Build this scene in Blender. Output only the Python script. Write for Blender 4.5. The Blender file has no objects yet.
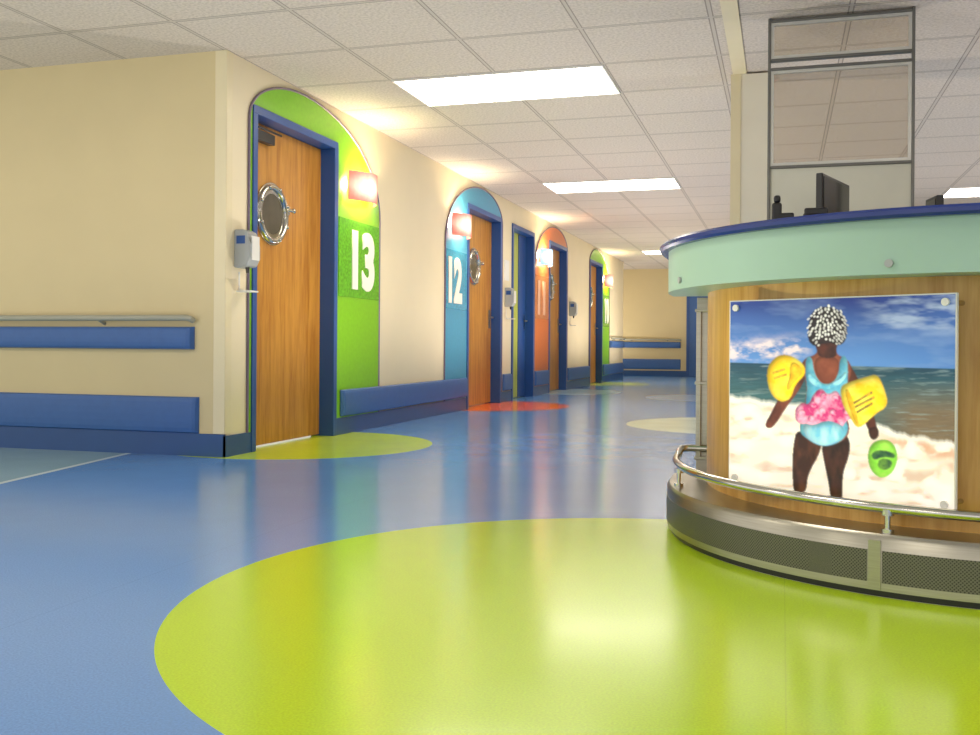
import bpy, bmesh, math, numpy as np
from mathutils import Vector, Matrix
scene=bpy.context.scene
COL=scene.collection
scene.view_settings.view_transform='Standard'
scene.view_settings.exposure=.3
def srgb(r,g,b):
    f=lambda c:(c/255/12.92) if c/255<=.04045 else ((c/255+.055)/1.055)**2.4
    return (f(r),f(g),f(b))
# ---------------- materials ----------------
def newmat(name):
    m=bpy.data.materials.new(name); m.use_nodes=True
    nt=m.node_tree; b=nt.nodes['Principled BSDF']; return m,nt,b
def sc(c,k): return tuple(min(1,x*k) for x in c)+(1,)
def M(name,col,rough=.5,metal=0,var=.06,scale=6,bump=0,estr=0,ecol=None,stretch=None,coat=0):
    m,nt,b=newmat(name)
    tc=nt.nodes.new('ShaderNodeTexCoord'); n=nt.nodes.new('ShaderNodeTexNoise'); n.inputs['Scale'].default_value=scale
    n.inputs['Detail'].default_value=4
    if stretch:
        mp=nt.nodes.new('ShaderNodeMapping'); mp.inputs['Scale'].default_value=stretch
        nt.links.new(tc.outputs['Object'],mp.inputs['Vector']); nt.links.new(mp.outputs[0],n.inputs['Vector'])
    else: nt.links.new(tc.outputs['Object'],n.inputs['Vector'])
    r=nt.nodes.new('ShaderNodeValToRGB'); r.color_ramp.elements[0].color=sc(col,1-var); r.color_ramp.elements[1].color=sc(col,1+var)
    r.color_ramp.elements[0].position=.3; r.color_ramp.elements[1].position=.7
    nt.links.new(n.outputs['Fac'],r.inputs['Fac']); nt.links.new(r.outputs['Color'],b.inputs['Base Color'])
    b.inputs['Roughness'].default_value=rough; b.inputs['Metallic'].default_value=metal
    b.inputs['Coat Weight'].default_value=coat
    if bump:
        bp=nt.nodes.new('ShaderNodeBump'); bp.inputs['Strength'].default_value=bump; bp.inputs['Distance'].default_value=.01
        nt.links.new(n.outputs['Fac'],bp.inputs['Height']); nt.links.new(bp.outputs[0],b.inputs['Normal'])
    if estr:
        b.inputs['Emission Color'].default_value=(ecol or col)+(1,); b.inputs['Emission Strength'].default_value=estr
    return m
def wood(name,c1,c2,horizontal=False,rough=.35):
    m,nt,b=newmat(name)
    tc=nt.nodes.new('ShaderNodeTexCoord'); mp=nt.nodes.new('ShaderNodeMapping')
    mp.inputs['Scale'].default_value=(14,14,1.1)
    n=nt.nodes.new('ShaderNodeTexNoise'); n.inputs['Scale'].default_value=1.6; n.inputs['Detail'].default_value=7; n.inputs['Distortion'].default_value=.6
    n2=nt.nodes.new('ShaderNodeTexNoise'); n2.inputs['Scale'].default_value=9; n2.inputs['Detail'].default_value=3
    mx=nt.nodes.new('ShaderNodeMath'); mx.operation='MULTIPLY_ADD'; mx.inputs[1].default_value=.35
    r=nt.nodes.new('ShaderNodeValToRGB'); r.color_ramp.elements[0].color=c1+(1,); r.color_ramp.elements[1].color=c2+(1,)
    r.color_ramp.elements[0].position=.5; r.color_ramp.elements[1].position=.8
    L=nt.links.new
    L(tc.outputs['Object'],mp.inputs[0]); L(mp.outputs[0],n.inputs[0]); L(mp.outputs[0],n2.inputs[0])
    L(n2.outputs['Fac'],mx.inputs[0]); L(n.outputs['Fac'],mx.inputs[2]); L(mx.outputs[0],r.inputs[0]); L(r.outputs[0],b.inputs['Base Color'])
    b.inputs['Roughness'].default_value=rough
    return m
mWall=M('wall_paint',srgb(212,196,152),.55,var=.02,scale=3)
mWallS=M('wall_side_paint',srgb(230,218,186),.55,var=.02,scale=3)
mBlue=M('blue_paint',srgb(38,80,146),.35,var=.03)
mBase=M('blue_vinyl_base',srgb(34,76,134),.3,var=.04)
mBump=M('blue_bumper',srgb(58,100,164),.45,var=.04,scale=20)
mRail=M('grey_rail',srgb(165,165,150),.35,var=.03)
mGuard=M('corner_guard_plastic',srgb(228,216,180),.4,var=.02)
mDoor=wood('door_oak',srgb(162,104,26),srgb(192,136,52))
mCwood=wood('counter_maple',srgb(186,138,60),srgb(208,164,88),rough=.3)
mMint=M('mint_laminate',srgb(154,188,170),.35,var=.02)
mTop=M('dark_blue_laminate',srgb(26,48,116),.25,var=.04)
mSteel=M('brushed_steel',srgb(168,164,150),.28,1,var=.08,scale=4,stretch=(2,2,60))
mChrome=M('chrome',srgb(200,198,190),.12,1,var=.03)
mBlack=M('black_plastic',srgb(18,18,20),.35,var=.1)
mDarkGlass=M('porthole_glass',srgb(90,84,70),.06,var=.2,scale=5)
mGrey=M('grey_plastic',srgb(160,165,165),.4,var=.03)
mWhitePl=M('white_plastic',srgb(225,225,220),.35,var=.02)
mWhite=M('white_vinyl',srgb(244,240,228),.4,var=.02)
mWhite2=M('faded_white_vinyl',srgb(228,180,150),.4,var=.02)
mColumn=M('column_paint',srgb(236,230,212),.5,var=.02)
mAlu=M('aluminium_frame',srgb(112,112,108),.4,.5,var=.05)
mAlu2=M('bright_aluminium_bead',srgb(206,206,200),.3,.3,var=.05)
mDesk=M('grey_laminate',srgb(150,145,138),.4,var=.04)
mFrost=M('frosted_panel',srgb(206,206,192),.3,var=.03)
mTrim=M('arch_edge_trim',srgb(130,116,140),.3,.4,var=.05)
mScreen=M('screen_glass',srgb(26,28,34),.1,var=.1)
def panelmat(name,c,c2):
    m=M(name,c,.3,var=.05,scale=30); return m
mG=panelmat('green_panel',srgb(124,192,24),0); mG2=M('green_plaque',srgb(92,170,34),.15,var=.3,scale=45)
mT=panelmat('teal_panel',srgb(64,152,190),0); mT2=M('teal_plaque',srgb(48,150,190),.15,var=.3,scale=45)
mO=panelmat('orange_panel',srgb(216,116,56),0); mO2=M('orange_plaque',srgb(208,130,80),.15,var=.3,scale=60)
mLeafG=M('pale_green_leaf',srgb(180,190,80),.4,var=.05)
def emat(name,c,s):
    m=bpy.data.materials.new(name); m.use_nodes=True; nt=m.node_tree; b=nt.nodes['Principled BSDF']
    n=nt.nodes.new('ShaderNodeTexNoise'); n.inputs['Scale'].default_value=40
    r=nt.nodes.new('ShaderNodeValToRGB'); r.color_ramp.elements[0].color=sc(c,.96); r.color_ramp.elements[1].color=c+(1,)
    nt.links.new(n.outputs['Fac'],r.inputs[0]); nt.links.new(r.outputs[0],b.inputs['Emission Color']); b.inputs['Emission Strength'].default_value=s
    b.inputs['Base Color'].default_value=c+(1,)
    return m
mLight=emat('light_diffuser',(1,.91,.79),8.0)
def lampmat(name,ce,cc,s=1.0):
    m,nt,b=newmat(name); L=nt.links.new
    tc=nt.nodes.new('ShaderNodeTexCoord'); mp=nt.nodes.new('ShaderNodeMapping'); mp.inputs['Scale'].default_value=(0,4,6); mp.inputs['Location'].default_value=(0,.28,0)
    ln=nt.nodes.new('ShaderNodeVectorMath'); ln.operation='LENGTH'
    n=nt.nodes.new('ShaderNodeTexNoise'); n.inputs['Scale'].default_value=12; L(tc.outputs['Object'],n.inputs['Vector'])
    ad=nt.nodes.new('ShaderNodeMath'); ad.operation='MULTIPLY_ADD'; ad.inputs[1].default_value=.25; L(n.outputs['Fac'],ad.inputs[0]); L(ln.outputs['Value'],ad.inputs[2])
    r=nt.nodes.new('ShaderNodeValToRGB'); r.color_ramp.elements[0].color=cc+(1,); r.color_ramp.elements[0].position=.3
    r.color_ramp.elements[1].color=ce+(1,); r.color_ramp.elements[1].position=.95
    s2=nt.nodes.new('ShaderNodeMapRange'); s2.inputs[1].default_value=.3; s2.inputs[2].default_value=1.0; s2.inputs[3].default_value=s*1.8; s2.inputs[4].default_value=s*.6
    L(tc.outputs['Object'],mp.inputs[0]); L(mp.outputs[0],ln.inputs[0]); L(ad.outputs[0],r.inputs[0]); L(ad.outputs[0],s2.inputs[0])
    L(r.outputs[0],b.inputs['Emission Color']); L(s2.outputs[0],b.inputs['Emission Strength'])
    b.inputs['Base Color'].default_value=(.5,.2,.15,1) if ce[0]>ce[2] else (.4,.55,.6,1); b.inputs['Roughness'].default_value=.6
    return m
mLampR=lampmat('red_lamp_shade',srgb(225,92,80),(1,.80,.62))
mLampB=lampmat('white_lamp_shade',srgb(130,190,225),(1,.95,.85))
def glassmat():
    m=bpy.data.materials.new('pane_glass'); m.use_nodes=True; nt=m.node_tree; nt.nodes.remove(nt.nodes['Principled BSDF'])
    t=nt.nodes.new('ShaderNodeBsdfTransparent'); t.inputs[0].default_value=(.9,.87,.82,1)
    g=nt.nodes.new('ShaderNodeBsdfGlossy'); g.inputs['Roughness'].default_value=.03
    d=nt.nodes.new('ShaderNodeBsdfDiffuse'); d.inputs[0].default_value=(.74,.66,.54,1)
    lw=nt.nodes.new('ShaderNodeLayerWeight'); lw.inputs[0].default_value=.3
    x=nt.nodes.new('ShaderNodeMixShader'); nt.links.new(lw.outputs['Facing'],x.inputs[0]); nt.links.new(t.outputs[0],x.inputs[1]); nt.links.new(g.outputs[0],x.inputs[2])
    y=nt.nodes.new('ShaderNodeMixShader'); y.inputs[0].default_value=.07; nt.links.new(x.outputs[0],y.inputs[1]); nt.links.new(d.outputs[0],y.inputs[2])
    nt.links.new(y.outputs[0],nt.nodes['Material Output'].inputs[0]); return m
mGlass=glassmat()
PITCH=.725; GX=-2.56; GY=6.2
def floormat():
    m,nt,b=newmat('speckled_vinyl_floor'); L=nt.links.new
    tc=nt.nodes.new('ShaderNodeTexCoord'); sep=nt.nodes.new('ShaderNodeSeparateXYZ'); L(tc.outputs['Object'],sep.inputs[0])
    cb=nt.nodes.new('ShaderNodeCombineXYZ'); L(sep.outputs[0],cb.inputs[0]); L(sep.outputs[1],cb.inputs[1])
    def rgb(c):
        n=nt.nodes.new('ShaderNodeRGB'); n.outputs[0].default_value=c+(1,); return n.outputs[0]
    def mix(f,a,c):
        n=nt.nodes.new('ShaderNodeMix'); n.data_type='RGBA'; L(f,n.inputs['Factor']); L(a,n.inputs['A']); L(c,n.inputs['B']); return n.outputs['Result']
    def mth(op,a,bv):
        n=nt.nodes.new('ShaderNodeMath'); n.operation=op
        if isinstance(a,(int,float)): n.inputs[0].default_value=a
        else: L(a,n.inputs[0])
        if isinstance(bv,(int,float)): n.inputs[1].default_value=bv
        else: L(bv,n.inputs[1])
        return n.outputs[0]
    col=rgb(srgb(92,144,210))
    f=mth('LESS_THAN',mth('ADD',sep.outputs[0],mth('MULTIPLY',sep.outputs[1],.19)),-2.93)
    col=mix(f,col,rgb(srgb(215,230,228)))
    f=mth('LESS_THAN',mth('ADD',sep.outputs[0],mth('MULTIPLY',sep.outputs[1],.19)),-2.97)
    col=mix(f,col,rgb(srgb(146,180,188)))
    for (x,y,R,c) in [(-.29,2.69,1.322,srgb(180,214,20)),(-3.28,6.2,.97,srgb(192,222,44)),(-3.28,10.85,.97,srgb(238,110,56)),
                      (-.35,8.95,1.0,srgb(222,236,212)),(-3.28,14.6,.97,srgb(160,200,230)),(-3.28,17.9,.97,srgb(180,210,100)),(-.9,13.6,.9,srgb(150,184,225))]:
        v=nt.nodes.new('ShaderNodeVectorMath'); v.operation='DISTANCE'; L(cb.outputs[0],v.inputs[0]); v.inputs[1].default_value=(x,y,0)
        f=mth('LESS_THAN',v.outputs['Value'],R); col=mix(f,col,rgb(c))
    n=nt.nodes.new('ShaderNodeTexNoise'); n.inputs['Scale'].default_value=190; n.inputs['Detail'].default_value=2; L(cb.outputs[0],n.inputs['Vector'])
    r=nt.nodes.new('ShaderNodeMapRange'); r.inputs[1].default_value=.3; r.inputs[2].default_value=.7; r.inputs[3].default_value=.89; r.inputs[4].default_value=1.11; L(n.outputs['Fac'],r.inputs[0])
    fr=mth('FRACT',mth('DIVIDE',mth('ADD',sep.outputs[0],10.97),1.83),0.0)
    seam=mth('LESS_THAN',fr,.0018)
    k=mth('SUBTRACT',r.outputs[0],mth('MULTIPLY',seam,.12))
    vm=nt.nodes.new('ShaderNodeVectorMath'); vm.operation='SCALE'; L(col,vm.inputs[0]); L(k,vm.inputs['Scale'])
    L(vm.outputs[0],b.inputs['Base Color'])
    n2=nt.nodes.new('ShaderNodeTexNoise'); n2.inputs['Scale'].default_value=3; L(cb.outputs[0],n2.inputs['Vector'])
    r2=nt.nodes.new('ShaderNodeMapRange'); r2.inputs[3].default_value=.17; r2.inputs[4].default_value=.25; L(n2.outputs['Fac'],r2.inputs[0]); L(r2.outputs[0],b.inputs['Roughness'])
    b.inputs['IOR'].default_value=1.55
    b.inputs['Coat Weight'].default_value=.2; b.inputs['Coat Roughness'].default_value=.13; b.inputs['Coat IOR'].default_value=1.5
    n3=nt.nodes.new('ShaderNodeTexNoise'); n3.inputs['Scale'].default_value=9; L(cb.outputs[0],n3.inputs['Vector'])
    bp=nt.nodes.new('ShaderNodeBump'); bp.inputs['Strength'].default_value=.04; bp.inputs['Distance'].default_value=.01
    L(n3.outputs['Fac'],bp.inputs['Height']); L(bp.outputs[0],b.inputs['Normal']); L(bp.outputs[0],b.inputs['Coat Normal'])
    return m
def ceilmat():
    m,nt,b=newmat('acoustic_tile_ceiling'); L=nt.links.new
    tc=nt.nodes.new('ShaderNodeTexCoord'); sep=nt.nodes.new('ShaderNodeSeparateXYZ'); L(tc.outputs['Object'],sep.inputs[0])
    def mth(op,a,bv=0.0):
        n=nt.nodes.new('ShaderNodeMath'); n.operation=op
        for i,q in enumerate((a,bv)):
            if isinstance(q,(int,float)): n.inputs[i].default_value=q
            else: L(q,n.inputs[i])
        return n.outputs[0]
    P=PITCH
    def edge(s,off):
        f=mth('FRACT',mth('DIVIDE',mth('ADD',s,off),P)); return mth('ABSOLUTE',mth('SUBTRACT',f,.5))
    e=mth('MAXIMUM',edge(sep.outputs[0],-GX+P*10),edge(sep.outputs[1],-GY+P*20))
    bar=mth('GREATER_THAN',e,.5-.012); gap=mth('GREATER_THAN',e,.5-.022)
    n=nt.nodes.new('ShaderNodeTexNoise'); n.inputs['Scale'].default_value=60; n.inputs['Detail'].default_value=5; L(tc.outputs['Object'],n.inputs['Vector'])
    r=nt.nodes.new('ShaderNodeValToRGB'); r.color_ramp.elements[0].position=.35; r.color_ramp.elements[1].position=.6
    r.color_ramp.elements[0].color=srgb(192,182,170)+(1,); r.color_ramp.elements[1].color=srgb(214,204,192)+(1,); L(n.outputs['Fac'],r.inputs[0])
    def mix(f,a,c):
        x=nt.nodes.new('ShaderNodeMix'); x.data_type='RGBA'; L(f,x.inputs['Factor']); L(a,x.inputs['A']); x.inputs['B'].default_value=c+(1,); return x.outputs['Result']
    c=mix(gap,r.outputs[0],srgb(150,140,130)); c=mix(bar,c,srgb(196,187,175)); L(c,b.inputs['Base Color'])
    b.inputs['Roughness'].default_value=.75
    h=mth('ADD',mth('MULTIPLY',n.outputs['Fac'],.25),mth('MULTIPLY',bar,.5))
    bp=nt.nodes.new('ShaderNodeBump'); bp.inputs['Strength'].default_value=.25; bp.inputs['Distance'].default_value=.01; L(h,bp.inputs['Height']); L(bp.outputs[0],b.inputs['Normal'])
    return m
def perfmat():
    m,nt,b=newmat('perforated_steel'); L=nt.links.new
    uv=nt.nodes.new('ShaderNodeUVMap'); uv.uv_map='UVMap'; sep=nt.nodes.new('ShaderNodeSeparateXYZ'); L(uv.outputs[0],sep.inputs[0])
    def mth(op,a,bv=0.0):
        n=nt.nodes.new('ShaderNodeMath'); n.operation=op
        for i,q in enumerate((a,bv)):
            if isinstance(q,(int,float)): n.inputs[i].default_value=q
            else: L(q,n.inputs[i])
        return n.outputs[0]
    a=mth('ADD',sep.outputs[0],sep.outputs[1]); c=mth('SUBTRACT',sep.outputs[0],sep.outputs[1])
    s=.010
    fa=mth('SUBTRACT',mth('FRACT',mth('DIVIDE',a,s)),.5); fc=mth('SUBTRACT',mth('FRACT',mth('DIVIDE',c,s)),.5)
    d=mth('ADD',mth('MULTIPLY',fa,fa),mth('MULTIPLY',fc,fc)); f=mth('LESS_THAN',d,.11)
    x=nt.nodes.new('ShaderNodeMix'); x.data_type='RGBA'; L(f,x.inputs['Factor']); x.inputs['A'].default_value=srgb(116,114,104)+(1,); x.inputs['B'].default_value=srgb(50,50,46)+(1,)
    L(x.outputs['Result'],b.inputs['Base Color']); b.inputs['Roughness'].default_value=.4
    L(mth('MULTIPLY',mth('SUBTRACT',1.0,f),.7),b.inputs['Metallic'])
    return m
mFloor=floormat(); mCeil=ceilmat(); mPerf=perfmat()
# ---------------- builders ----------------
WL={}
class MB:
    def __init__(s): s.v=[]; s.f=[]; s.uv=None
    def quadmesh(s,vs,fs):
        o=len(s.v); s.v+=[tuple(v) for v in vs]; s.f+=[tuple(i+o for i in f) for f in fs]; return s
    def box(s,x0,x1,y0,y1,z0,z1):
        return s.quadmesh([(x,y,z) for x in(x0,x1) for y in(y0,y1) for z in(z0,z1)],
            [(0,1,3,2),(4,6,7,5),(0,4,5,1),(2,3,7,6),(0,2,6,4),(1,5,7,3)])
    def cyl(s,a,b,r,r2=None,n=24):
        a=Vector(a);b=Vector(b); r2=r if r2 is None else r2; d=(b-a).normalized()
        u=d.orthogonal().normalized(); w=d.cross(u); vs=[]
        for k in range(n):
            t=2*math.pi*k/n; q=u*math.cos(t)+w*math.sin(t); vs.append(a+q*r); vs.append(b+q*r2)
        fs=[(2*k,2*((k+1)%n),2*((k+1)%n)+1,2*k+1) for k in range(n)]
        fs.append(tuple(2*k for k in range(n))[::-1]); fs.append(tuple(2*k+1 for k in range(n)))
        return s.quadmesh(vs,fs)
    def tube(s,pts,r,n=12,closed=False):
        pts=[Vector(p) for p in pts]; N=len(pts); vs=[]; up=None
        for i,p in enumerate(pts):
            if closed: d=(pts[(i+1)%N]-pts[i-1]).normalized()
            else: d=(pts[min(i+1,N-1)]-pts[max(i-1,0)]).normalized()
            if up is None: up=d.orthogonal().normalized()
            u=(up-d*up.dot(d)).normalized(); up=u; w=d.cross(u)
            for k in range(n):
                t=2*math.pi*k/n; vs.append(p+u*math.cos(t)*r+w*math.sin(t)*r)
        fs=[]
        for i in range(N if closed else N-1):
            j=(i+1)%N
            for k in range(n): fs.append((i*n+k,i*n+(k+1)%n,j*n+(k+1)%n,j*n+k))
        if not closed: fs.append(tuple(range(n))[::-1]); fs.append(tuple((N-1)*n+k for k in range(n)))
        return s.quadmesh(vs,fs)
    def sphere(s,c,r,sx=1,sy=1,sz=1,n=16):
        c=Vector(c); vs=[];fs=[]
        for i in range(n//2+1):
            a=math.pi*i/(n//2)
            for k in range(n):
                t=2*math.pi*k/n; vs.append(c+Vector((sx*r*math.sin(a)*math.cos(t),sy*r*math.sin(a)*math.sin(t),sz*r*math.cos(a))))
        for i in range(n//2):
            for k in range(n): fs.append((i*n+k,(i+1)*n+k,(i+1)*n+(k+1)%n,i*n+(k+1)%n))
        return s.quadmesh(vs,fs)
    def prismX(s,poly,x0,x1):
        n=len(poly); vs=[(x0,y,z) for y,z in poly]+[(x1,y,z) for y,z in poly]
        fs=[tuple(range(n)),tuple(range(n,2*n))[::-1]]+[(i,n+i,n+(i+1)%n,(i+1)%n) for i in range(n)]
        return s.quadmesh(vs,fs)
    def obj(s,name,mat,parent=None,origin=None,bevel=0,smooth=False,**props):
        vs=np.array(s.v)
        if origin is None:
            lo=vs.min(0);hi=vs.max(0); origin=((lo[0]+hi[0])/2,(lo[1]+hi[1])/2,lo[2])
        me=bpy.data.meshes.new(name); o3=Vector(origin)
        me.from_pydata([tuple(Vector(v)-o3) for v in s.v],[],s.f); 
        bm=bmesh.new(); bm.from_mesh(me); bmesh.ops.remove_doubles(bm,verts=bm.verts,dist=1e-6); bmesh.ops.recalc_face_normals(bm,faces=bm.faces); bm.to_mesh(me); bm.free()
        me.materials.append(mat)
        ob=bpy.data.objects.new(name,me); COL.objects.link(ob)
        place(ob,o3,parent)
        if smooth:
            for p in me.polygons: p.use_smooth=True
            md=ob.modifiers.new('split','EDGE_SPLIT'); md.split_angle=math.radians(40)
        if bevel:
            md=ob.modifiers.new('bevel','BEVEL'); md.width=bevel; md.segments=3; md.limit_method='ANGLE'
        for k,v in props.items(): ob[k]=v
        return ob
def place(ob,w,parent=None):
    w=Vector(w); WL[ob.name]=w
    if parent: ob.parent=parent; ob.location=w-WL[parent.name]
    else: ob.location=w
def empty(name,loc,**props):
    e=bpy.data.objects.new(name,None); e.empty_display_size=.1; COL.objects.link(e); place(e,loc)
    for k,v in props.items(): e[k]=v
    return e
def B(x0,x1,y0,y1,z0,z1): return MB().box(x0,x1,y0,y1,z0,z1)
H=2.5; WX=-3.28; WY=5.30
# ---------------- shell ----------------
ST=dict(kind='structure')
B(-8,6,-3,23.2,-.1,0).obj('floor',mFloor,origin=(0,0,0),**ST)
B(-8,6,-3,23.2,H,H+.1).obj('ceiling',mCeil,origin=(0,0,0),**ST)
doors=[(5.60,6.85),(10.09,11.43),(11.93,13.07),(13.97,15.21),(17.14,18.40)]
DZ=2.24
w=MB(); y=WY+.03; 
for a,b in doors:
    w.box(WX-.2,WX,y,a,0,H); w.box(WX-.2,WX,a,b,DZ,H); y=b
w.box(WX-.2,WX,y,21,0,H)
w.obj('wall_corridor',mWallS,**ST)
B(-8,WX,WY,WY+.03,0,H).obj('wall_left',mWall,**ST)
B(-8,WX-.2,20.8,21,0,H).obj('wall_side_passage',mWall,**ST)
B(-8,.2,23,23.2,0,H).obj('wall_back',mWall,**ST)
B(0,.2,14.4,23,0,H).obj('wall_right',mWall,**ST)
B(0,6,14.2,14.4,0,H).obj('wall_station_back',mWall,**ST)
B(6,6.2,-3,14.4,0,H).obj('wall_station_side',mWall,**ST)
B(-.322,-.235,-3,14.2,H-.012,H).obj('trim_1',mGuard,**ST)
col=empty('column',(-.205,6.75,0),label='square cream painted structural column beside the nurse station',category='column')
B(-.322,-.085,6.63,6.87,0,H-.012).obj('shaft',mColumn,col)
B(-.334,-.27,6.62,6.69,0,H-.012).obj('corner_guard',mGuard,col)
g=MB().box(WX-.075,WX+.006,WY-.006,WY,.14,H).box(WX,WX+.006,WY,WY+.07,.14,H)
g.obj('trim_2',mGuard,bevel=.003,**ST)
B(-8,WX+.012,WY-.012,WY,0,.14).obj('baseboard_left',mBase,**ST)
bb=MB(); y=WY-.012
for a,b in doors:
    bb.box(WX,WX+.012,y,a,0,.13); y=b
bb.box(WX,WX+.012,y,21,0,.13); bb.obj('baseboard_corridor',mBase,**ST)
B(-8,.0,22.988,23,0,.13).obj('baseboard_back',mBase,**ST)
# ---------------- doors ----------------
def door(i,a,b,leafmat,port=True,lever=True,label=''):
    e=empty(f'door_{i}',(WX-.1,(a+b)/2,0),kind='structure',label=label)
    t=.055
    f=MB().box(WX-.17,WX+.018,a,a+t,0,DZ-t).box(WX-.17,WX+.018,b-t,b,0,DZ-t).box(WX-.17,WX+.018,a,b,DZ-t,DZ)
    f.box(WX-.17,WX-.145,a+t,a+t+.02,0,DZ-t)
    f.obj('door_frame',mBlue,e,bevel=.004,label='blue painted steel door frame')
    X1=WX-.10; X0=X1-.045
    a2=a+t+.004;b2=b-t-.004
    B(X0,X1,a2,b2,.012,DZ-t-.004).obj('door_leaf',leafmat,e,bevel=.003)
    if port:
        c=Vector((X1,(a2+b2)/2-.19 if i==1 else (a2+b2)/2-.12,1.59)); R=.185
        ring=MB()
        ring.tube([(c.x+.012,c.y+R*math.cos(q),c.z+R*math.sin(q)) for q in np.linspace(0,2*math.pi,49)[:-1]],.022,closed=True)
        n=48; vs=[];fs=[]
        for k in range(n):
            q=2*math.pi*k/n
            for rr,xx in((R+.03,0),(R+.03,.012),(R-.045,.012),(R-.045,0)):
                vs.append((c.x+xx,c.y+rr*math.cos(q),c.z+rr*math.sin(q)))
        for k in range(n):
            j=(k+1)%n
            for m_ in range(4): fs.append((4*k+m_,4*k+(m_+1)%4,4*j+(m_+1)%4,4*j+m_))
        ring.quadmesh(vs,fs)
        for k in range(8):
            q=math.pi/8+k*math.pi/4
            ring.sphere((c.x+.03,c.y+(R+.004)*math.cos(q),c.z+(R+.004)*math.sin(q)),.014,n=10)
        ro=ring.obj('porthole_window',mChrome,e,smooth=True,label='round chrome porthole ring with bolts')
        MB().cyl((c.x,c.y,c.z),(c.x+.008,c.y,c.z),R-.04,n=40).obj('glass_pane',mDarkGlass,ro)
        lt=MB().cyl((c.x+.02,c.y+R,c.z+.05),(c.x+.03,c.y+R+.075,c.z+.055),.012,n=12).sphere((c.x+.03,c.y+R+.08,c.z+.055),.02,n=12)
        lt.box(c.x,c.x+.03,c.y+R-.01,c.y+R+.03,c.z+.02,c.z+.08)
        lt.cyl((c.x+.015,c.y-R-.03,c.z-.05),(c.x+.015,c.y-R-.03,c.z+.05),.012,n=12)
        lt.obj('latch',mChrome,ro,smooth=True)
    if i==1:
        cl=MB().box(X1,X1+.05,a2+.06,a2+.34,2.05,2.12); cl.box(X1+.05,X1+.06,a2+.1,a2+.42,2.125,2.14)
        cl.obj('door_closer',mBlack,e,bevel=.006)
    if lever:
        yy=b2-.09
        h=MB().box(X1,X1+.01,yy-.028,yy+.028,.9,1.12); h.cyl((X1+.01,yy,1.03),(X1+.05,yy,1.03),.01,n=12); h.cyl((X1+.05,yy+.01,1.03),(X1+.05,yy-.12,1.03),.01,n=12)
        h.obj('lever_handle',mSteel,e,bevel=.002)
    return e
door(1,*doors[0],mDoor,lever=False,label='oak door with chrome porthole in a blue frame')
door(2,*doors[1],mDoor,label='oak door with chrome porthole in a blue frame')
e=door(3,*doors[2],mLeafG,port=False,label='yellow-green door in a blue frame')
B(WX-.1,WX-.09,12.62,12.98,.012,2.17).obj('blue_panel',mBlue,e)
door(4,*doors[3],mDoor,label='oak door with chrome porthole in a blue frame')
door(5,*doors[4],mDoor,label='oak door with chrome porthole in a blue frame')
e=empty('door_6',(-1.65,22.98,0),kind='structure',label='blue door at the end of the corridor')
MB().box(-2.12,-2.05,22.97,23,0,2.0).box(-1.2,-1.13,22.97,23,0,2.0).box(-2.12,-1.13,22.97,23,1.93,2.0).obj('door_frame',mBlue,e)
B(-2.05,-1.2,22.98,23,.01,1.93).obj('door_leaf',mBump,e)
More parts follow.
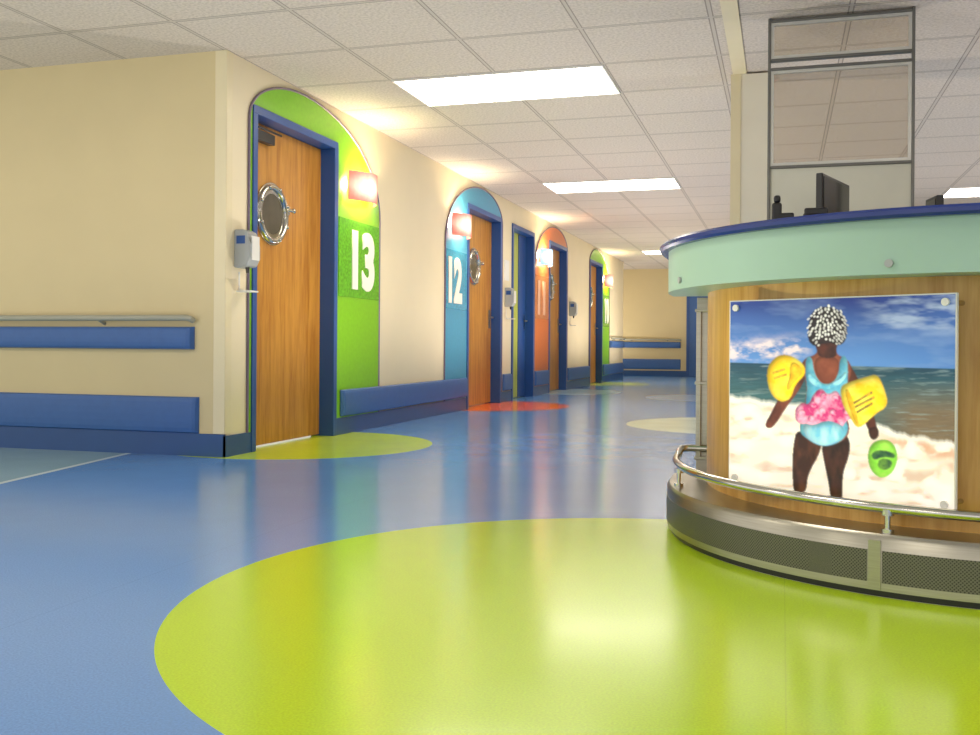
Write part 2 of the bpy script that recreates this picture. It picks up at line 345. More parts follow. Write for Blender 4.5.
# ---------------- arch panels ----------------
def arch(a,b,d0,d1,signfar,mat,colname,num,platmat,lampm):
    def outline(off=0):
        pts=[]
        zt=2.47+off
        if signfar: yc=a+.77; rl=(.77+off,2.15); rr=(b-yc+off,1.75)
        else: yc=b-.77; rl=(yc-a+off,1.75); rr=(.77+off,2.15)
        for k in range(17):
            t=math.pi-k*math.pi/2/16; pts.append((yc+rl[0]*math.cos(t),rl[1]+(zt-rl[1])*math.sin(t)))
        for k in range(1,17):
            t=math.pi/2-k*math.pi/2/16; pts.append((yc+rr[0]*math.cos(t),rr[1]+(zt-rr[1])*math.sin(t)))
        return pts
    o=outline(); x0=WX; x1=WX+.008
    poly=[(a,.13)]+o+[(b,.13)]
    poly+= [(d1,.13),(d1,DZ),(d0,DZ),(d0,.13)]
    e=empty('arch_panel',(WX+.004,(a+b)/2,.13),label=f'{colname} arched wall panel surrounding a patient room door',category='wall panel',group='coloured door arches')
    MB().prismX(poly,x0,x1).obj('panel',mat,e)
    tr=[(a,.13)]+outline(0)+[(b,.13)]
    MB().tube([(WX+.008,p[0],p[1]) for p in tr],.009,n=6).obj('edge_trim',mTrim,e)
    if signfar: pa,pb=d1+.03,b-.02
    else: pa,pb=a+.02,d0-.03
    B(x1,x1+.006,pa,pb,1.07,1.68).obj('plaque',platmat,e)
    cu=bpy.data.curves.new('n','FONT'); cu.body=num; cu.size=.62; cu.extrude=.004; cu.offset=.028; cu.align_x='CENTER'; cu.align_y='BOTTOM_BASELINE'; cu.space_character=1.0
    t=bpy.data.objects.new('tmp',cu); COL.objects.link(t); bpy.context.view_layer.update()
    dg=bpy.context.evaluated_depsgraph_get(); me=bpy.data.meshes.new_from_object(t.evaluated_get(dg)); bpy.data.objects.remove(t)
    xs=np.array([v.co for v in me.vertices]); lo=xs.min(0); hi=xs.max(0)
    yc=(pa+pb)/2 + (.06 if signfar else -.06); W=.43; Hh=.48
    for v in me.vertices:
        u=(v.co.x-(lo[0]+hi[0])/2)/(hi[0]-lo[0])*W; zz=(v.co.y-lo[1])/(hi[1]-lo[1])*Hh; v.co=(v.co.z,u,zz)
    me.materials.clear(); me.materials.append(mWhite2 if num=='11' else mWhite)
    for p in me.polygons: p.material_index=0
    ob=bpy.data.objects.new('room_number',me); COL.objects.link(ob); place(ob,(x1+.011,yc,1.13)); ob['label']=f'white room number {num} on a {colname} plaque'; ob['category']='number sign'
    yl=(yc-.08) if signfar else yc+.1
    s=empty('wall_sconce',(WX+.03,yl,1.83),label=f'curved glowing wall lamp on the {colname} arch',category='wall lamp',group='wall lamps beside the room doors')
    B(x1,x1+.02,yl-.18,yl+.18,1.87,2.02).obj('back_plate',mSteel,s,bevel=.003)
    m=MB(); n=16; vs=[];fs=[]
    for k in range(n+1):
        q=-1+2*k/n; yy=yl+q*.24; dx=.02+.11*(1-q*q)
        vs+=[(x1+dx,yy,1.83),(x1+dx,yy,2.06),(x1+dx+.008,yy,2.06),(x1+dx+.008,yy,1.83)]
    for k in range(n):
        for j in range(4): fs.append((4*k+j,4*k+(j+1)%4,4*k+4+(j+1)%4,4*k+4+j))
    fs+=[(0,1,2,3),(4*n,4*n+3,4*n+2,4*n+1)]
    m.quadmesh(vs,fs); m.obj('lamp_shade',lampm,s,origin=(x1+.1,yl,1.945))
    l=bpy.data.lights.new('lamp_light','POINT'); l.energy=26; l.color=(1,.8,.5); l.shadow_soft_size=.04
    lo_=bpy.data.objects.new('bulb_light',l); COL.objects.link(lo_); place(lo_,(x1+.074,yl,1.99),s)
arch(5.56,7.68,5.60,6.85,True,mG,'green','13',mG2,mLampR)
arch(9.37,11.47,10.09,11.43,False,mT,'teal blue','12',mT2,mLampR)
arch(13.10,15.25,13.97,15.21,False,mO,'orange','11',mO2,mLampB)
arch(17.10,19.2,17.14,18.40,True,mG,'lime green','10',mG2,mLampR)
# ---------------- bumpers / rails ----------------
def bumperprof(t,z0,z1):
    n=8; pr=[(0,z0)]
    for k in range(n+1):
        a=-math.pi/2+math.pi*k/n; s=abs(math.cos(a))**.45
        pr.append((t*(.35+.65*s),(z0+z1)/2+(z1-z0)/2*math.sin(a)))
    pr.append((0,z1)); return pr
def bumper(axis,p,a,b,z0,z1,t,name,**pr):
    prof=bumperprof(t,z0,z1); m=MB(); n=len(prof)
    st=[(a,.25),(a+.012,.8),(a+.03,1),(b-.03,1),(b-.012,.8),(b,.25)]
    vs=[]
    for s,k in st:
        for d,z in prof:
            if axis=='x': vs.append((s,p-d*k,z))
            else: vs.append((p+d*k,s,z))
    fs=[(i*n+j,i*n+(j+1)%n,(i+1)*n+(j+1)%n,(i+1)*n+j) for i in range(len(st)-1) for j in range(n)]
    fs+=[tuple(range(n)),tuple((len(st)-1)*n+j for j in range(n))]
    m.quadmesh(vs,fs); return m.obj(name,mBump,**pr)
bumper('x',WY,-7.9,-3.455,.14,.365,.035,'wall_bumper',label='low blue crash bumper along the cream wall',category='wall bumper')
bumper('y',WX+.012,6.92,10.05,.14,.345,.035,'wall_bumper',label='low blue crash bumper between two room doors',category='wall bumper')
for (a,b) in ((11.5,11.88),(13.1,13.92),(15.26,17.06),(18.46,20.9)):
    bumper('y',WX+.012,a,b,.14,.345,.03,'wall_bumper',label='short low blue crash bumper on the corridor wall',category='wall bumper')
bumper('x',23,-3.75,-2.25,.16,.40,.03,'wall_bumper',label='low blue crash bumper on the end wall',category='wall bumper')
def handrail(axis,p,a,b,ends,label):
    mid=(a+b)/2
    loc=((mid,p,.65) if axis=='x' else (p,mid,.65))
    e=empty('handrail',loc,label=label,category='handrail')
    bumper(axis,p,a,b,.66,.80,.05,'blue_guard',parent=e)
    g=MB()
    def P(s,d,z): return (s,p-d,z) if axis=='x' else (p+d,s,z)
    g.tube([P(a,.03,.855),P(a+.02,.055,.855),P(b-.03,.055,.855),P(b-.005,.045,.85),P(b,.02,.84)],.019,n=12)
    s=a+.35
    g.obj('rail_tube',mRail,e,smooth=True)
    while s<b:
        MB().cyl(P(s,.0,.82),P(s,.06,.845),.012,n=10).obj('bracket',mRail,e); s+=.85
    return e
handrail('x',WY,-7.9,-3.49,0,'grey handrail over a blue guard on the cream wall')
handrail('y',WX,19.3,20.95,0,'grey handrail over a blue guard on the corridor wall')
handrail('x',23,-3.75,-2.25,0,'grey handrail over a blue guard on the end wall')
# ---------------- dispensers ----------------
def dispenser(yc,z,label):
    e=empty('sanitizer_dispenser',(WX,yc,z),label=label,category='soap dispenser',group='hand sanitizer dispensers')
    m=MB(); pr=[(0,z),(.09,z+.01),(.115,z+.06),(.115,z+.14),(.09,z+.225),(.06,z+.24),(0,z+.24)]
    n=len(pr); vs=[(WX+x,yc-.065,zz) for x,zz in pr]+[(WX+x,yc+.065,zz) for x,zz in pr]
    m.quadmesh(vs,[tuple(range(n)),tuple(range(n,2*n))]+[(i,(i+1)%n,n+(i+1)%n,n+i) for i in range(n)])
    m.obj('housing',mGrey,e,bevel=.01)
    B(WX+.112,WX+.119,yc-.045,yc+.045,z+.05,z+.2).obj('front_cover',mWhitePl,e,bevel=.002)
    B(WX+.02,WX+.08,yc-.0665,yc-.064,z+.15,z+.2).obj('level_window',mBlue,e)
    MB().cyl((WX+.06,yc,z+.01),(WX+.06,yc,z-.03),.015,.008,n=12).obj('nozzle',mBlack,e)
    MB().tube([(WX,yc,z-.02),(WX,yc,z-.13),(WX+.03,yc,z-.14)],.008,n=8).box(WX+.01,WX+.11,yc-.05,yc+.05,z-.15,z-.14).obj('drip_tray',mWhitePl,e,bevel=.002)
dispenser(5.46,1.17,'grey and white hand sanitizer dispenser beside the green arch')
dispenser(11.68,1.17,'white hand sanitizer dispenser between two doors')
dispenser(15.5,1.17,'white hand sanitizer dispenser beside the orange arch')
B(WX,WX+.01,11.58,11.78,1.5,1.75).obj('wall_notice',mWhitePl,label='small white notice plate on the wall above the dispenser',category='notice')
# ---------------- ceiling lights and added fill ----------------
def clight(x0,y0,label='recessed fluorescent ceiling light panel'):
    x1=x0+2*PITCH;y1=y0+PITCH
    e=empty('ceiling_light',((x0+x1)/2,(y0+y1)/2,H-.012),label=label,category='ceiling light',group='recessed ceiling light panels')
    t=.012
    MB().box(x0,x1,y0,y0+t,H-.012,H).box(x0,x1,y1-t,y1,H-.012,H).box(x0,x0+t,y0+t,y1-t,H-.012,H).box(x1-t,x1,y0+t,y1-t,H-.012,H).obj('trim_frame',mWhitePl,e)
    B(x0+t,x1-t,y0+t,y1-t,H-.008,H).obj('diffuser',mLight,e)
for k in (-12,-6,0,6,17): clight(GX,GY+k*PITCH)  # first two rows are out of view, added to light the foreground
for i,k in ((5,-6),(6,1),(6,8),(-5,-6),(-5,-11)): clight(GX+i*PITCH,GY+k*PITCH)  # all but the far station panel are out of view, added for light
clight(-6.2,21.7)  # hidden behind the wall, added to brighten the corridor end
for x,y,p in ((-1.7,.5,66),(-1.8,3.4,68),(-5.3,2.6,56),(-1.8,6.6,68),(-1.8,9.6,76),(-1.8,12.8,88),(-1.8,16.2,96),(-1.8,19.6,105),(2.6,1.2,70),(2.9,6.6,90),(2.9,10.8,90),(-4.6,22,80)):  # added upward fill for ceiling and walls, unseen and without any fixture
    l=bpy.data.lights.new('fill_spot','SPOT'); l.energy=p; l.color=(1,.88,.76); l.spot_size=math.radians(172); l.spot_blend=.5; l.shadow_soft_size=0
    o_=bpy.data.objects.new('fill_spot',l); COL.objects.link(o_); o_.location=(x,y,.12); o_.rotation_euler=(math.pi,0,0)
# ---------------- nurse counter ----------------
CX,CY=.65,3.95; L1=1.95; L2=2.4; PE=-.07
def pp(p,R):
    if p<0: return (CX-R,CY-p*L1)
    if p>1: return (CX+(p-1)*L2,CY-R)
    t=math.pi+p*math.pi/2; return (CX+R*math.cos(t),CY+R*math.sin(t))
def sweep(prof,p0,p1,name,mat,parent=None,**pr):
    ps=[p0]; 
    for q in list(np.linspace(0,1,49)): 
        if p0<q<p1: ps.append(float(q))
    ps.append(p1)
    n=len(prof); vs=[];fs=[]; dist=0; uvs=[]; last=None
    for p in ps:
        c=pp(p,prof[0][0]); 
        if last: dist+=math.dist(c,last)
        last=c
        for R,z in prof:
            x,y=pp(p,R); vs.append((x,y,z)); uvs.append((dist,z))
    for i in range(len(ps)-1):
        for j in range(n): fs.append((i*n+j,i*n+(j+1)%n,(i+1)*n+(j+1)%n,(i+1)*n+j))
    fs+=[tuple(range(n)),tuple((len(ps)-1)*n+j for j in range(n))]
    m=MB().quadmesh(vs,fs); ob=m.obj(name,mat,parent,smooth=True,origin=(CX,CY,0),**pr)
    me=ob.data; uv=me.uv_layers.new(name='UVMap')
    tab={tuple(round(c,4) for c in (v[0]-CX,v[1]-CY,v[2])):u for v,u in zip(vs,uvs)}
    for l in me.loops:
        co=me.vertices[l.vertex_index].co; uv.data[l.index].uv=tab.get(tuple(round(c,4) for c in co),(0,0))
    return ob
def rect(r0,r1,z0,z1): return [(r1,z0),(r1,z1),(r0,z1),(r0,z0)]
C=empty('reception_counter',(CX,CY,0),label='curved nurse station counter with mint fascia, blue top and steel plinth',category='counter')
sweep(rect(.87,.93,.16,.905),PE,2,'body',mCwood,C,label='light maple curved counter front')
sweep(rect(.82,1.08,.905,1.058),PE,2,'fascia',mMint,C,label='pale mint curved fascia band')
sweep([(1.105,1.058),(1.113,1.066),(1.113,1.078),(1.105,1.086),(.80,1.086),(.80,1.058)],PE-.01,2,'countertop',mTop,C,label='dark blue laminate countertop')
plinth=sweep([(1.065,0),(1.065,.018),(1.079,.02),(1.079,.165),(1.07,.178),(.86,.182),(.86,0)],PE,2,'plinth',mSteel,C,label='brushed stainless steel plinth')
sweep(rect(1.06,1.0665,.001,.017),PE,2,'toe_strip',mBlack,plinth)
for a,b in ((0.01,.748),(.772,1.12),(1.15,1.6)):
    sweep(rect(1.075,1.0815,.042,.132),a,b,'vent_grille',mPerf,plinth,label='perforated steel grille')
for p in (-.012,.76,1.135):
    sweep(rect(1.07,1.0835,.022,.16),p-.010,p+.010,'joint_plate',mSteel,plinth)
R=1.045; YE=CY-PE*L1
pts=[(CX-.93,YE-.02,.285),(CX-R+.03,YE-.02,.285),(CX-R+.006,YE-.03,.283),(CX-R,YE-.06,.275)]
for q in np.linspace(0,1,60): x,y=pp(float(q),R); pts.append((x,y,.262-.018*q))
pts.append((CX+2.2,CY-R,.243))
rl=MB().tube(pts,.015,n=14).obj('foot_rail',mChrome,C,smooth=True,label='polished steel bumper rail')
for p in (.15,.775,1.25):
    x,y=pp(p,R)
    MB().cyl((x,y,.175),(x,y,.245),.008,n=12).cyl((x,y,.175),(x,y,.19),.017,n=14).cyl((x,y,.228),(x,y,.245),.017,n=14).obj('rail_bracket',mChrome,rl,smooth=True)
for p in (.25,.78,1.2):
    x,y=pp(p,1.08); x2,y2=pp(p,1.088)
    MB().cyl((x,y,.935),(x2,y2,.935),.0115,n=20).obj('screw_cap',mGrey,C)
ep=MB().box(CX-.985,CX-.86,YE,YE+.02,.185,.9).box(CX-.985,CX-.965,YE-.03,YE,.24,.85)
for z in (.24,.545,.84): ep.box(CX-.99,CX-.93,YE-.035,YE,z,z+.012)
ep.obj('end_panel',mSteel,C,bevel=.002,label='stainless steel end panel')
# ---------------- poster ----------------
quad=np.array([(730,303),(956,293),(948,515),(727,480)],float)
src=np.array([(0,0),(1,0),(1,1),(0,1)],float)
A=[];bv=[]
for (u,v),(x,y) in zip(src,quad):
    A.append([u,v,1,0,0,0,-u*x,-v*x]);bv.append(x);A.append([0,0,0,u,v,1,-u*y,-v*y]);bv.append(y)
h=np.linalg.solve(np.array(A),np.array(bv)); Hm=np.append(h,1).reshape(3,3)
NU,NV=420,400
U,V=np.meshgrid(np.linspace(0,1,NU),np.linspace(0,1,NV))
w_=Hm[2,0]*U+Hm[2,1]*V+1; PX=(Hm[0,0]*U+Hm[0,1]*V+Hm[0,2])/w_; PY=(Hm[1,0]*U+Hm[1,1]*V+Hm[1,2])/w_
rng=np.random.RandomState(4)
PX0,PY0=PX.copy(),PY.copy()
def vnoise(sx,sy):
    g=rng.rand(90,90); x=(PX0-700)/sx; y=(PY0-280)/sy
    xi=np.floor(x).astype(int)%89; yi=np.floor(y).astype(int)%89; fx=x-np.floor(x); fy=y-np.floor(y)
    fx=fx*fx*(3-2*fx); fy=fy*fy*(3-2*fy)
    return (g[yi,xi]*(1-fx)+g[yi,xi+1]*fx)*(1-fy)+(g[yi+1,xi]*(1-fx)+g[yi+1,xi+1]*fx)*fy
def blur(a,px):
    s=px*NU/225.; ky=np.fft.fftfreq(NV)[:,None]; kx=np.fft.fftfreq(NU)[None,:]
    return np.real(np.fft.ifft2(np.fft.fft2(a)*np.exp(-2*math.pi**2*s*s*(kx*kx+ky*ky))))
img=np.zeros((NV,NU,3))
def c3(*c): return np.array(srgb(*c))
def lerp(a,b,t): t=np.clip(t,0,1)[...,None]; return a*(1-t)+b*t
def fbm(sx,sy): return vnoise(sx,sy)*.5+vnoise(sx/2.1,sy/2.1)*.27+vnoise(sx/4.3,sy/4.3)*.15+vnoise(sx/8,sy/8)*.08
img=lerp(c3(26,50,128),c3(92,142,206),(PY-300)/62)
img=lerp(img,c3(50,98,170),np.clip((PX-860)/90,0,1)*.4)
cl=fbm(34,9)
img=lerp(img,c3(176,192,214),np.clip((cl-.46)*3.5,0,1)*np.clip((PX-850)/40,0,1)*np.clip((338-PY)/14,0,1)*.7)
img=lerp(img,c3(140,165,205),np.clip((fbm(40,10)-.5)*3,0,1)*.35)
cl2=fbm(14,7)
band=np.exp(-((PY-350+(PX-770)*.05)/9)**2)*np.clip((812-PX)/20,0,1)
img=lerp(img,c3(232,214,216),np.clip((cl2-.40)*5*band,0,1)*.9)
horizon=362+(PX-730)*.03
s=lerp(c3(22,66,88),c3(62,104,108),(PY-horizon)/35)
s=lerp(s,c3(124,106,82),np.clip((PX-850)/60,0,1)*np.clip((PY-380)/35,0,1))
wv=fbm(22,2.4); s=lerp(s,c3(150,170,170),np.clip((wv-.56)*4,0,1)*.5); s=s*(.75+.5*fbm(16,2))[...,None]
img=lerp(img,s,(PY-horizon)/1.0)
fl=np.interp(PX,[727,760,800,850,890,955],[393,398,404,412,430,444])+(fbm(12,400)-.5)*8
f_=lerp(c3(250,240,226),c3(214,178,150),np.clip((blur(fbm(22,6),1.2)-.47)*4,0,1)*.7)
f_=lerp(f_,c3(226,170,130),np.exp(-((PY-fl-12)/8)**2)*np.clip((PX-860)/40,0,1)*.7)
f_=lerp(f_,c3(255,250,242),np.clip((blur(fbm(16,8),.8)-.45)*5,0,1))
f_=lerp(f_,c3(255,252,246),np.exp(-((PY-fl-2)/4)**2)*.9)
img=lerp(img,f_,(PY-fl+1.5)/5)
def inpoly(pts):
    r=np.zeros(PX.shape,bool); n=len(pts)
    for i in range(n):
        x1,y1=pts[i];x2,y2=pts[(i+1)%n]
        if y1==y2: continue
        c=((y1>PY)!=(y2>PY))&(PX<(x2-x1)*(PY-y1)/(y2-y1)+x1); r^=c
    return r
def smoothpts(pts,k=2):
    for _ in range(k):
        o=[]
        for i in range(len(pts)):
            a=pts[i];b=pts[(i+1)%len(pts)]; o+=[(a[0]*.75+b[0]*.25,a[1]*.75+b[1]*.25),(a[0]*.25+b[0]*.75,a[1]*.25+b[1]*.75)]
        pts=o
    return pts
def paint(pts,c,c2=None,sx=4,sy=4,sm=2,form=3.0,soft=.55,depth=.55,light=(-.5,-.6)):
    """printed form: base colour with the round modelling the photograph shows"""
    global img
    m=inpoly(smoothpts(pts,sm)).astype(float); cc=c3(*c)*np.ones_like(img)
    if c2: cc=lerp(cc,c3(*c2),np.clip((blur(fbm(sx*2,sy*2),.5)-.35)*3.0,0,1))
    if form:
        bl=blur(m,form); gy,gx=np.gradient(bl)
        sh=(1-depth*.55)+depth*np.clip((bl-.45)*1.5,0,1)+ (gx*light[0]*-1+gy*light[1]*-1)*-form*3.2*depth
        cc=cc*np.clip(sh,.35,1.5)[...,None]
    a=blur(m,soft)
    img=np.clip(lerp(img,cc,a),0,1)
sk=(122,62,42); skd=(76,38,28)
# legs, thighs fuller, narrowing at the knee
paint([(793,426),(818,440),(815,452),(808,464),(803,474),(802,484),(800,490),(789,490),(788,478),(788,462),(789,445)],(58,32,24),(92,52,36),5,10)
paint([(816,440),(838,430),(846,440),(844,456),(838,470),(837,484),(837,498),(825,498),(823,480),(819,460)],(44,26,20),(76,42,30),5,10)
paint([(801,360),(807,364),(800,384),(788,400),(780,411),(774,421),(767,428),(761,424),(768,412),(774,400),(786,384),(796,368)],sk,skd,5,8,form=2)
paint([(838,360),(846,363),(858,385),(868,410),(872,424),(874,435),(867,437),(863,428),(853,405),(841,385)],(90,44,30),skd,5,8,form=2)
paint([(816,347),(832,347),(834,355),(844,359),(849,368),(843,388),(840,408),(847,432),(834,443),(812,443),(794,432),(801,406),(804,385),(798,366),(802,358),(813,355)],sk,(150,84,58),7,10,form=5)
suit=[(803,358),(809,356),(811,374),(820,386),(832,378),(838,355),(844,357),(845,374),(842,395),(840,415),(845,430),(835,442),(816,446),(799,435),(795,428),(801,410),(804,388),(802,372)]
paint(suit,(120,200,220),(78,166,204),4,6,form=5)
paint([(812,356),(834,356),(837,368),(830,384),(819,384),(811,372)],(140,74,50),sk,4,5,form=3)
paint([(804,370),(812,378),(822,386),(836,378),(843,370),(843,378),(831,389),(815,389),(804,380)],(160,222,234),(90,176,208),3,3,form=1.5)
paint([(791,408),(799,401),(805,405),(810,393),(818,387),(824,395),(833,389),(838,399),(848,404),(852,416),(842,420),(837,428),(824,418),(814,430),(805,424),(792,422)],(206,56,122),(240,176,204),3,3,form=2.5)
for (x,y) in ((798,412),(809,404),(820,396),(831,398),(842,411),(818,410),(829,412),(807,418)):
    paint([(x-4,y-1),(x,y-4),(x+4,y-1),(x+3,y+3),(x-2,y+3)],(246,186,212),(214,70,134),2,2,form=1.2,sm=2)
paint([(798,421),(809,425),(822,419),(840,425),(839,436),(821,447),(801,437)],(120,200,226),(180,226,238),3,7,form=4)
# head: dark braids ending in white beads
paint([(812,330),(838,330),(836,342),(833,350),(834,358),(816,358),(814,350),(811,342)],(84,40,28),(52,26,20),5,5)
hp=[(806,328),(808,315),(817,307),(831,307),(841,314),(845,328),(843,341),(837,346),(828,343),(818,344),(811,347),(805,340)]
paint(hp,(26,20,24),(44,32,32),3,3,form=4,depth=.4)
r2=np.random.RandomState(11); bd=np.zeros(PX.shape); placed=[]
for _ in range(6000):
    x=r2.uniform(803,847); y=r2.uniform(306,352)
    ex=(x-825)/20.5; ey=(y-327)/21
    if ex*ex+ey*ey>1: continue
    if y>341 and abs(x-825)<8: continue
    if any((x-a)**2+(y-b)**2<(2.6 if y>330 else 2.9)**2 for a,b in placed): continue
    placed.append((x,y))
for x,y in placed:
    if r2.rand()<.14: continue
    sl=(x-825)/22; k=r2.uniform(.6,1.0); lx=r2.uniform(1.0,1.35); ly=r2.uniform(1.1,1.9)
    dx=(PX-x)-(PY-y)*sl*.6; dy=(PY-y); bd=np.maximum(bd,k*np.clip(1.6-1.1*((dx/lx)**2+(dy/ly)**2),0,1))
shade=np.clip(1.1-.35*((PX-820)/20)**2-.25*np.clip((PY-325)/20,0,1),.5,1)
img=lerp(img,c3(236,234,230)*shade[...,None],blur(bd,.22))
# arm floats
paint([(766,364),(777,354),(790,356),(801,364),(803,374),(792,384),(788,398),(778,402),(768,394),(764,378)],(250,206,20),(255,232,80),6,5,form=5,depth=.7)
paint([(836,386),(846,382),(862,377),(874,374),(880,386),(885,406),(870,414),(854,430),(846,418),(838,404)],(250,204,20),(255,234,90),6,5,form=5,depth=.7)
paint([(788,360),(798,366),(800,374),(790,382),(786,390),(783,388),(787,376)],(226,172,14),(240,200,40),3,3,form=2)
for (x0,y0,x1,y1) in ((849,402,868,391),(850,406,870,396),(852,411,868,402)):
    paint([(x0,y0),(x1,y1),(x1+.8,y1+2.2),(x0+.8,y0+2.2)],(150,120,50),(214,176,50),1.5,1.5,sm=0,form=0,soft=.4)
for (x0,y0,x1,y1) in ((770,372,782,368),(771,377,784,373)):
    paint([(x0,y0),(x1,y1),(x1+.5,y1+2),(x0+.5,y0+2)],(176,140,40),(230,190,50),1.5,1.5,sm=0,form=0,soft=.4)
paint([(840,390),(845,388),(855,424),(851,424)],(226,172,20),(245,205,50),3,3,form=1.5)
# green sandal
paint([(868,441),(882,438),(891,446),(893,460),(886,474),(874,478),(864,468),(862,452)],(130,206,60),(170,228,90),6,6,form=3)
paint([(866,452),(876,449),(890,453),(890,458),(878,456),(868,460)],(40,80,60),(70,120,60),2,2,form=0)
paint([(874,458),(884,458),(888,464),(880,470),(872,466)],(110,160,60),(60,100,60),2,2,form=0)
paint([(863,428),(873,426),(875,435),(870,440),(865,438)],(66,34,24),None,form=1.5)
img=np.stack([blur(img[...,k],.2) for k in range(3)],-1)
TL=Vector((-.166,3.36,.849)); TR=Vector((.455,2.943,.849)); zb=.242
nrm=Vector((TR.y-TL.y,-(TR.x-TL.x),0)).normalized()
if nrm.dot(Vector((0,-1,0)))<0: nrm=-nrm
orig=(TL+TR)/2; orig.z=zb
vs=[tuple(TL.lerp(TR,u)+Vector((0,0,-(TL.z-zb)*v))-orig) for v in np.linspace(0,1,NV) for u in np.linspace(0,1,NU)]
fs=[(j*NU+i,(j+1)*NU+i,(j+1)*NU+i+1,j*NU+i+1) for j in range(NV-1) for i in range(NU-1)]
me=bpy.data.meshes.new('picture_print'); me.from_pydata(vs,[],fs)
ca=me.color_attributes.new('Col','FLOAT_COLOR','POINT')
ca.data.foreach_set('color',np.concatenate([np.clip(img,0,1),np.ones((NV,NU,1))],2).reshape(-1).astype(np.float32))
m,nt,b=newmat('beach_print'); at=nt.nodes.new('ShaderNodeAttribute'); at.attribute_name='Col'
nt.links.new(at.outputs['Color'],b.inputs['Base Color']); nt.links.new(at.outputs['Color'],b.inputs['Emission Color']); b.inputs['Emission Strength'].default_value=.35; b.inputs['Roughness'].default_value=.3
me.materials.append(m)
po=empty('photo_poster',orig,label='beach photograph of a child with yellow arm floats',category='poster')
pr_=bpy.data.objects.new('picture_print',me); COL.objects.link(pr_); place(pr_,orig,po)
d=(TR-TL).normalized(); c4=[]
for P_ in (TL-d*.004,TR+d*.004):
    for off in (-.001,-.011): c4.append(Vector((P_.x,P_.y,0))+nrm*off)
bk=MB().quadmesh([(c.x,c.y,z) for c in c4 for z in (zb-.004,.853)],[(0,1,3,2),(4,6,7,5),(0,4,5,1),(2,3,7,6),(0,2,6,4),(1,5,7,3)])
bk.obj('backing_board',mWhitePl,po)
for P_,s_ in ((TL,1),(TR,-1)):
    for z in (.828,.268):
        q=P_+d*(.025*s_)+nrm*.001; q=Vector((q.x,q.y,z))
        MB().cyl(q,q+nrm*.008,.011,n=20).obj('standoff_cap',mWhitePl,po)
        inn=q-nrm*.012; k=0
        while (Vector((inn.x-CX,inn.y-CY)).length>.932) and k<60: inn=inn-nrm*.004; k+=1
        MB().cyl(q-nrm*.012,inn,.008,n=12).obj('standoff_pin',mChrome,po)
# ---------------- partition, desk, equipment ----------------
PYY=5.6
pt=empty('glazed_screen',(.3,PYY,0),label='tall aluminium framed glass partition screen behind the counter',category='partition')
X0,X1=-.085,.662
f=MB()
for x in (X0,X1-.016): f.box(x,x+.016,PYY-.02,PYY+.02,0,H)
for z in (.05,1.675,2.212,2.475): f.box(X0+.016,X1-.016,PYY-.02,PYY+.02,z,z+.016)
f.box(X0+.016,X1-.016,PYY-.018,PYY+.018,2.262,2.278)
f.obj('frame',mAlu,pt,bevel=.004)
def bead(z0,z1):
    a,b=X0+.016,X1-.016; t=.016
    MB().box(a,a+t,PYY-.012,PYY+.012,z0,z1).box(b-t,b,PYY-.012,PYY+.012,z0,z1).box(a+t,b-t,PYY-.012,PYY+.012,z0,z0+t).box(a+t,b-t,PYY-.012,PYY+.012,z1-t,z1).obj('glazing_bead',mAlu2,pt)
bead(2.278,2.475); bead(1.691,2.212)
B(X0+.032,X1-.032,PYY-.004,PYY+.004,2.294,2.459).obj('glass_pane',mGlass,pt)
B(X0+.032,X1-.032,PYY-.004,PYY+.004,1.707,2.196).obj('glass_pane',mGlass,pt)
B(X0+.016,X1-.016,PYY-.006,PYY+.006,.066,1.675).obj('lower_panel',mFrost,pt,label='frosted off-white lower panel')
dk=empty('desk',(1,5.1,0),label='grey laminate work desk inside the nurse station',category='desk')
B(-.05,2.2,4.75,5.5,.72,.76).obj('desktop',mDesk,dk,bevel=.004)
for x in (-.03,2.15):
    B(x,x+.03,4.8,5.45,0,.72).obj('side_panel',mDesk,dk)
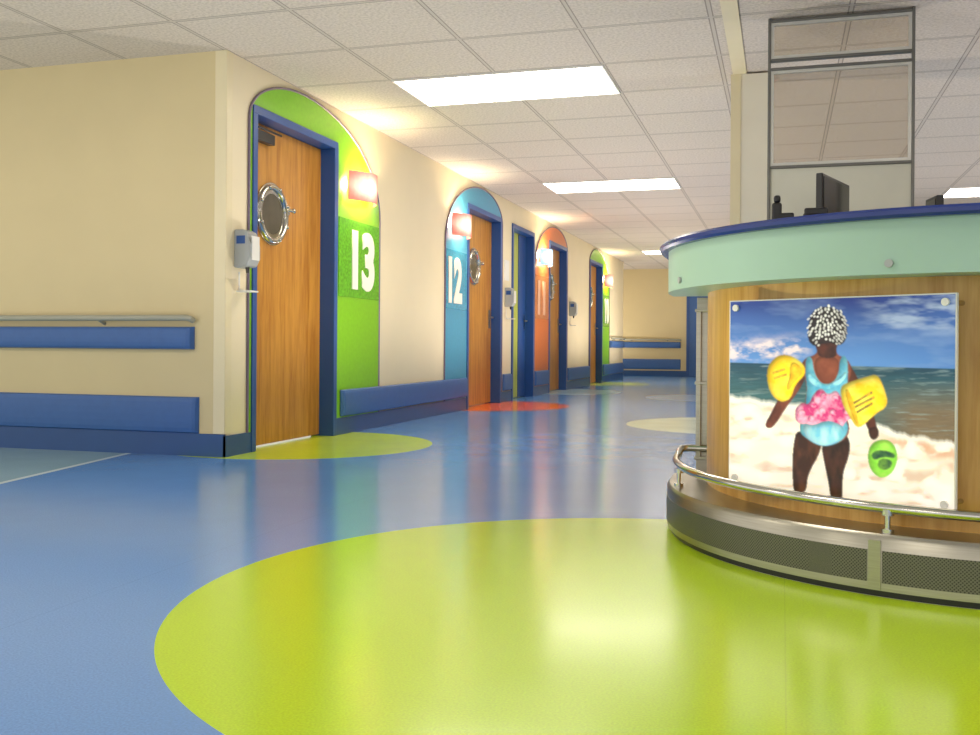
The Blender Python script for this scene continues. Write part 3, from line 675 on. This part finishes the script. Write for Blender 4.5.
def monitor(c,w,hh,yaw,zb_,lbl):
    e=empty('monitor',(c[0],c[1],.76),label=lbl,category='computer monitor')
    R_=Matrix.Rotation(yaw,4,'Z')
    def xf(mb):
        mb.v=[tuple(R_@Vector(v)+Vector((c[0],c[1],0))) for v in mb.v]; return mb
    xf(MB().box(-w/2,w/2,-.012,.02,zb_,zb_+hh).box(-w/4,w/4,.02,.045,zb_+.06,zb_+hh-.08)).obj('housing',mBlack,e,bevel=.005)
    xf(MB().box(-w/2+.015,w/2-.015,-.0145,-.0125,zb_+.015,zb_+hh-.015)).obj('screen',mScreen,e)
    xf(MB().box(-.035,.035,.045,.07,.77,zb_+hh*.6).box(-.12,.12,-.06,.12,.76,.772)).obj('stand',mBlack,e,bevel=.004)
monitor((.235,5.0),.44,.40,math.radians(71),1.11,'black flat monitor turned sideways on a stand')
monitor((.67,4.95),.16,.28,math.radians(-80),1.12,'small black monitor on the work desk')
cup=empty('desk_phone',(-.0,3.42,1.086),label='small black desk phone on the blue countertop',category='telephone')
MB().box(-.04,.055,3.37,3.45,1.086,1.115).box(-.02,.035,3.385,3.44,1.115,1.145).obj('base',mBlack,cup,bevel=.006)
MB().box(-.036,-.004,3.385,3.43,1.115,1.18).box(-.03,-.008,3.39,3.42,1.18,1.205).obj('handset',mBlack,cup,bevel=.008)
st=MB().box(.062,.15,3.33,3.37,1.086,1.125); st.box(.066,.14,3.335,3.365,1.127,1.152); st.box(.062,.08,3.335,3.365,1.12,1.135)
st.obj('stapler',mBlack,bevel=.006,label='black stapler lying on the blue countertop',category='stapler')
# ---------------- world, camera ----------------
wd=bpy.data.worlds.new('World'); scene.world=wd; wd.use_nodes=True
bg=wd.node_tree.nodes['Background']; bg.inputs[0].default_value=(1,.95,.88,1); bg.inputs[1].default_value=1.0
cam=bpy.data.cameras.new('camera'); co=bpy.data.objects.new('camera',cam); COL.objects.link(co)
cam.sensor_width=36; cam.lens=36; cam.shift_y=-22.5/980; cam.clip_start=.05
co.matrix_world=Matrix.Translation((0,0,.7))@Matrix.Rotation(math.radians(16.6),4,'Z')@Matrix.Rotation(math.pi/2,4,'X')@Matrix.Rotation(math.radians(.4),4,'Z')
scene.camera=co
